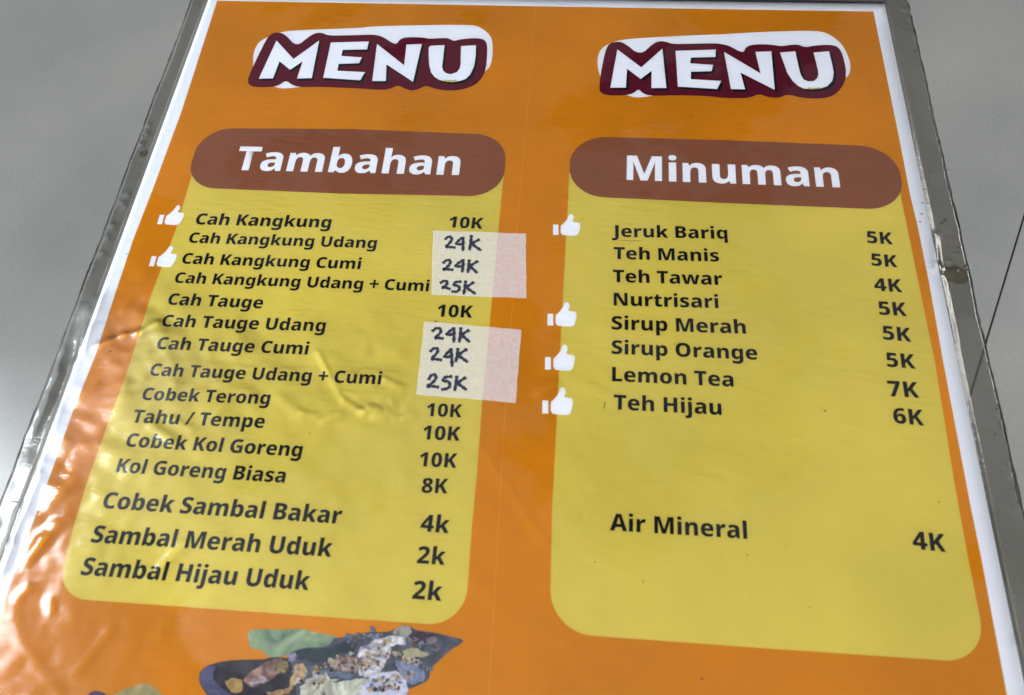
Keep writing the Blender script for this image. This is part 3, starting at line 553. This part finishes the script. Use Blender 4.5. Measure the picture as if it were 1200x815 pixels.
# crumbs, flakes and glints of the dish
def crumbs(name, colr, n, zone, rmin, rmax, lay):
    lps = []
    for _ in range(n):
        x0_, y0_, x1_, y1_ = rp.choice(zone); t_ = rp.random(); cx_ = x0_ + (x1_ - x0_) * t_ + rp.gauss(0, 15); cy_ = y0_ + (y1_ - y0_) * t_ + rp.gauss(0, 15)
        r_ = rp.uniform(rmin, rmax); a0_ = rp.random() * 6; k_n = rp.randint(5, 8); st = rp.uniform(.5, 1.0); an = rp.random() * 3
        pts = []
        for q_ in range(k_n):
            a_ = a0_ + q_ / k_n * 6.283; rr_ = r_ * rp.uniform(.55, 1.25); px_, py_ = math.cos(a_) * rr_, math.sin(a_) * rr_ * st
            pts.append((cx_ + px_ * math.cos(an) - py_ * math.sin(an), cy_ + px_ * math.sin(an) + py_ * math.cos(an)))
        lps.append(F2(pts))
    figure(name, lps, L0 + .00013 + .00001 * lay, mat('picture_' + name, colr, .5, .0, noise=.4, nscale=900), food)
ZR = [(-60, 520, 300, 150), (250, 320, 520, 150), (350, 480, 700, 400), (60, 340, 420, 320), (300, 520, 600, 520), (520, 230, 760, 330), (-250, 420, 0, 540), (-80, 400, 100, 300)]
ZD = [(150, 150, 450, 90), (650, 130, 900, 200), (620, 300, 820, 360), (200, 420, 500, 240), (-520, 360, -100, 380), (300, 500, 640, 480)]
crumbs('pale_crumb', (.52, .50, .48), 70, ZR, 9, 34, 30)
crumbs('dark_crumb', (.03, .035, .06), 34, ZR, 6, 26, 31)
crumbs('blue_crumb', (.15, .20, .34), 44, ZR[1:5] + ZD[:3], 8, 30, 32)
crumbs('cream_crumb', (.50, .40, .24), 60, ZR, 7, 24, 33)
crumbs('brown_crumb', (.20, .09, .05), 60, ZR + ZD, 6, 22, 34)
crumbs('grey_glint', (.34, .37, .44), 55, ZD, 3, 12, 35)
crumbs('white_glint', (.80, .84, .92), 60, ZR, 2, 8, 36)
F5 = lambda p: zoomed(p, 0, 680, .2)
leaf = figure('food_picture', [chaikin(F5([(640, 700), (700, 655), (780, 625), (860, 598), (910, 628), (960, 680), (1000, 760), (600, 760)]), 1)], L0 + .00013, mat('picture_lettuce', (.45, .36, .17), .5, .2, nscale=200, col2=(.22, .22, .10)), menu)
figure('dark_rim', [chaikin(F5([(515, 690), (535, 655), (580, 650), (625, 668), (660, 700), (640, 760), (540, 760)]), 1)], L0 + .00016, mat('picture_rim', (.05, .03, .08), .5, .2), leaf)

# worn centre fold
cl = [(627, 9), (621, 100), (612, 200), (606, 270), (598, 400), (591, 500), (584, 620), (573, 815)]
cu_ = [P(*q) for q in cl]
for a, nm in ((0, 'centre_fold'),):
    figure(nm, [[(x - .00013, y) for x, y in cu_] + [(x + .00013, y) for x, y in cu_[::-1]]], L0 + .00009, M_fold, paper)

# film: one dense sheet with its real wrinkles, its outline a little uneven
nu, nv = 330, 440
gu = np.linspace(FU0, FU1, nu); gv = np.linspace(FV1, FV0, nv)
U_, V_ = np.meshgrid(gu, gv)
ed = np.minimum(np.minimum(U_ - FU0, FU1 - U_), np.minimum(V_ - FV0, FV1 - V_))
k_ = np.clip(1 - ed / .004, 0, 1)
U2 = U_ + k_ * .0005 * vnoise(V_ / .011, U_ * 0 + 3, 41) + k_ * .0002 * vnoise(V_ / .003, U_ * 0 + 3, 42)
V2 = V_ + 0
# rounded corners
R_ = .008
for sx, cx in ((-1, FU0 + R_), (1, FU1 - R_)):
    for sy, cy in ((-1, FV0 + R_), (1, FV1 - R_)):
        du = (U2 - cx) * sx; dv = (V2 - cy) * sy
        msk = (du > 0) & (dv > 0); mxd = np.maximum(du, dv); ln = np.hypot(du, dv) + 1e-9
        f = np.where(msk, mxd / ln, 1.0)
        U2 = np.where(msk, cx + sx * du * f, U2); V2 = np.where(msk, cy + sy * dv * f, V2)
Z_ = film_z(U2, V2)
verts = np.stack([U2.ravel(), V2.ravel(), Z_.ravel()], 1)
i, j = np.meshgrid(np.arange(nv - 1), np.arange(nu - 1), indexing='ij')
q = (i * nu + j).ravel(); faces = np.stack([q, q + nu, q + nu + 1, q + 1], 1)
edge = [c for c in range(nu)] + [r * nu + nu - 1 for r in range(1, nv)] + [(nv - 1) * nu + c for c in range(nu - 2, -1, -1)] + [r * nu for r in range(nv - 2, 0, -1)]
vl = verts.tolist(); fl = faces.tolist(); b0 = len(vl)
for e in edge: vl.append([vl[e][0], vl[e][1], .00004])
for k in range(len(edge)):
    k2 = (k + 1) % len(edge); fl.append([edge[k], edge[k2], b0 + k2, b0 + k])
me = bpy.data.meshes.new('laminate_film'); me.from_pydata(vl, [], fl); me.polygons.foreach_set('use_smooth', [True] * len(fl)); me.update()
at = me.attributes.new('crumple', 'FLOAT', 'POINT'); cr = wrinkle(U2, V2, True).ravel()
at.data.foreach_set('value', np.concatenate([cr, cr[edge]]).astype(np.float32))
film = link('laminate_film', me, M_film, menu)

rr0 = random.Random(77); M_edge_line = see_through('edge_line_dark', (.55, .54, .50), (.05, .045, .04), .45)
# the sealed margin of the pouch, greyer than the table seen beside it
ring_o = rounded(rect(FU0 + .0003, FU1 - .0003, FV0 + .0003, FV1 - .0003), [.008] * 4); ring_i = rect(PU0 - .0003, PU1 + .0003, PV0 - .0003, PV1 + .0003)
figure('sealed_margin', [ring_o, ring_i], .00012, M_margin, film, surf=lambda u, v: np.zeros_like(u))
zero = lambda u, v: np.zeros_like(u)
seam_glint = mat('seam_glint_paint', (.30, .30, .24), .5, .3, noise=.5, nscale=60)  # light reflected along the film's step, painted as olive grey strips
figure('seam_glint', [rect(PU0 - .0018, PU0 - .0014, PV0, PV1)], .00018, seam_glint, film, surf=zero)
figure('seam_glint', [rect(PU1 + .0013, PU1 + .0018, PV0, PV1 - .12)], .00018, seam_glint, film, surf=zero)
figure('seam_shadow_line', [rect(PU1 + .0005, PU1 + .0009, PV0, PV1 - .12)], .00018, mat('seam_dark', (.09, .10, .10), .6, .2), film, surf=zero)  # shade beside the film's step, painted as a dark strip
# a thin, uneven dark line where the film's edge meets the table
for (x_, s_) in ((FU1 + .0001, 1), (FU0 - .0001, -1)):
    ys_ = [-.30 + .003 * k for k in range(105)]; wv = [max(.00004, .00022 * (1 + rr0.gauss(0, .7))) for _ in ys_]
    figure('edge_line', [[(x_ - w_ * .5, y_) for y_, w_ in zip(ys_, wv)] + [(x_ + w_, y_) for y_, w_ in reversed(list(zip(ys_, wv)))]], .00009, M_edge_line, film, surf=zero)
# stain and dark flakes in the right margin
figure('grey_stain', [ragged([P(*q) for q in [(1103, 318), (1118, 312), (1136, 318), (1138, 328), (1124, 334), (1108, 330)]])], .00020, M_stain, film, surf=zero)
cloud = see_through('clouded_glue', (.95, .94, .92), (.42, .42, .40), .16)
figure('clouded_glue', [ragged([P(*q) for q in [(1096, 268), (1112, 270), (1122, 272), (1132, 300), (1138, 322), (1122, 332), (1104, 330), (1100, 300)]])], .00016, cloud, film, surf=zero)
figure('clouded_glue', [ragged([P(*q) for q in [(1088, 205), (1098, 203), (1106, 214), (1102, 224), (1092, 222)]])], .00016, cloud, film, surf=zero)
figure('grey_stain', [ragged([P(*q) for q in [(165, 178), (171, 176), (175, 180), (170, 184), (163, 183)]])], .00020, M_stain, film, surf=zero)

# specks of dirt on the film
bm = bmesh.new(); rr = random.Random(12)
def speck(x, y, r, el=1.0):
    u, v = P(x, y) if x is not None else y
    n = rr.randint(5, 8); a0 = rr.random() * 6; vs = []
    for k in range(n):
        a = a0 + k / n * 2 * math.pi; q = r * mm * rr.uniform(.6, 1.2)
        uu, vv = u + math.cos(a) * q * el, v + math.sin(a) * q
        vs.append((uu, vv))
    zz = film_z(np.array([p[0] for p in vs]), np.array([p[1] for p in vs])); zc = float(film_z(np.array([u]), np.array([v]))[0]) + .00018
    c = bm.verts.new((u, v, zc)); ring = [bm.verts.new((p[0], p[1], float(z) + .00008)) for p, z in zip(vs, zz)]
    for k in range(n): bm.faces.new((c, ring[k], ring[(k + 1) % n]))
for x, y, r in [(473, 127, .35), (810, 140, .4), (833, 165, .35), (830, 18, .3), (1107, 259, .9), (1103, 262, .7), (1123, 291, .6), (1131, 313, .9), (1134, 317, .8), (1137, 350, .3), (1145, 380, .3),
                (1062, 28, .5), (1073, 60, .6), (1080, 95, .3), (1094, 140, .4), (1110, 200, .3), (1168, 480, .5), (1172, 500, .5), (1166, 510, .4), (1180, 545, .4), (1193, 590, .4),
                (168, 160, .6), (165, 168, .5), (198, 70, .4), (604, 421, .45), (598, 433, .3), (966, 483, .45), (364, 510, .3), (131, 414, .4), (875, 652, .3), (753, 683, .3), (822, 796, .3), (697, 660, .3), (948, 713, .25), (1099, 590, .3), (921, 640, .2), (700, 470, .2), (568, 272, .3), (519, 301, .4), (511, 379, .5), (538, 398, .4), (150, 300, .3), (1079, 253, .5), (1077, 262, .4), (1080, 240, .4)]:
    speck(x, y, r * .8)
for k in range(130):
    speck(None, (rr.uniform(FU0, FU1), rr.uniform(-.3, .0)), rr.uniform(.06, .15))
for k in range(70):                                      # grime along the film's right edge
    speck(None, (FU1 - abs(rr.gauss(.0004, .0005)), rr.uniform(-.27, .0)), rr.uniform(.08, .28))
for k in range(40):
    speck(None, (FU0 + abs(rr.gauss(.0004, .0006)), rr.uniform(-.2, .0)), rr.uniform(.08, .25))
me = bpy.data.meshes.new('dirt_specks'); bm.to_mesh(me); bm.free(); link('dirt_specks', me, M_dirt, film, kind='stuff')

# the two slips of paper tape with hand written prices
def ribbon(pts, w):
    p = [np.array(q) for q in pts]
    for _ in range(2):
        if len(p) > 2:
            r = [p[0]]
            for a, b in zip(p, p[1:]): r += [a * .75 + b * .25, a * .25 + b * .75]
            p = r + [p[-1]]
    L_, R2 = [], []
    for k, a in enumerate(p):
        t = p[min(k + 1, len(p) - 1)] - p[max(k - 1, 0)]; t = t / (np.linalg.norm(t) + 1e-9); n = np.array([-t[1], t[0]]) * w * (.5 + .12 * math.sin(k * 1.7))
        e = -t * w * .4 if k == 0 else t * w * .4 if k == len(p) - 1 else 0
        L_.append(a + n + e); R2.append(a - n + e)
    return L_, R2
def strokes(name, ss, f, w, parent):
    bm = bmesh.new()
    for n_, s in enumerate(ss):
        A_, B_ = ribbon(f(s), w)
        dz = .00030 + .00002 * n_
        za = film_z(np.array([p[0] for p in A_]), np.array([p[1] for p in A_])); zb = film_z(np.array([p[0] for p in B_]), np.array([p[1] for p in B_]))
        va = [bm.verts.new((p[0], p[1], float(z) + dz)) for p, z in zip(A_, za)]; vb = [bm.verts.new((p[0], p[1], float(z) + dz)) for p, z in zip(B_, zb)]
        for k in range(len(va) - 1): bm.faces.new((va[k], vb[k], vb[k + 1], va[k + 1]))
    bm.normal_update()
    for fc in bm.faces:
        if fc.normal.z < 0: fc.normal_flip()
    me = bpy.data.meshes.new(name); bm.to_mesh(me); bm.free(); return link(name, me, M_pen, parent)
def patch(corners, lab, f, rows):
    c = corners; loop = []
    for a, b in zip(c, c[1:] + c[:1]):
        for k in range(10):
            t = k / 10; j = .00012 if k else 0
            loop.append((a[0] * (1 - t) + b[0] * t + rr.uniform(-j, j), a[1] * (1 - t) + b[1] * t + rr.uniform(-j, j)))
    o = figure('paper_tape', [loop], .00022, M_patch, film, cut=.003, surf=film_z, label=lab)
    for r in rows: strokes('handwritten_price', r, f, .00104, o)
H1 = lambda p: [P(500 + x * .12264, 260 + y * .12264) for x, y in p]; H2 = lambda p: [P(485 + x * .135, 370 + y * .135) for x, y in p]
patch(PATCHES[0], 'upper slip of paper tape with three hand written prices', H1,
      [[[(185, 185), (205, 165), (235, 165), (248, 192), (215, 235), (180, 265), (225, 262), (268, 268)], [(335, 180), (300, 208), (280, 240), (350, 235)], [(350, 175), (352, 235), (350, 292)], [(430, 158), (425, 215), (413, 285)], [(500, 195), (432, 230), (470, 262), (515, 292)]],
       [[(165, 412), (195, 385), (230, 388), (228, 425), (190, 462), (150, 482), (200, 475), (248, 480)], [(342, 395), (300, 420), (270, 452), (345, 447)], [(350, 388), (352, 440), (343, 497)], [(410, 392), (405, 440), (398, 502)], [(485, 402), (408, 450), (450, 475), (478, 506)]],
       [[(140, 602), (168, 583), (205, 592), (192, 630), (142, 656), (180, 648), (222, 662)], [(325, 593), (268, 598), (262, 635), (300, 628), (322, 655), (300, 690), (252, 688)], [(375, 592), (370, 645), (358, 706)], [(447, 603), (376, 650), (425, 680), (462, 706)]]])
patch(PATCHES[1], 'lower slip of paper tape with three hand written prices', H2,
      [[[(168, 150), (200, 123), (240, 133), (237, 170), (178, 216), (215, 211), (252, 216)], [(345, 130), (305, 160), (278, 188), (352, 180)], [(350, 130), (353, 180), (350, 242)], [(410, 128), (408, 180), (398, 242)], [(477, 148), (412, 186), (445, 210), (480, 242)]],
       [[(150, 325), (180, 298), (217, 305), (205, 345), (148, 400), (190, 394), (237, 402)], [(322, 313), (285, 350), (262, 383), (332, 370)], [(325, 310), (332, 370), (335, 452)], [(385, 308), (382, 350), (368, 412)], [(457, 313), (382, 362), (420, 385), (462, 417)]],
       [[(135, 567), (155, 530), (195, 528), (197, 568), (155, 610), (108, 634), (160, 628), (212, 637)], [(327, 546), (264, 552), (255, 590), (300, 583), (322, 620), (300, 650), (253, 657)], [(375, 548), (370, 600), (358, 662)], [(447, 558), (376, 605), (410, 625), (452, 657)]]])
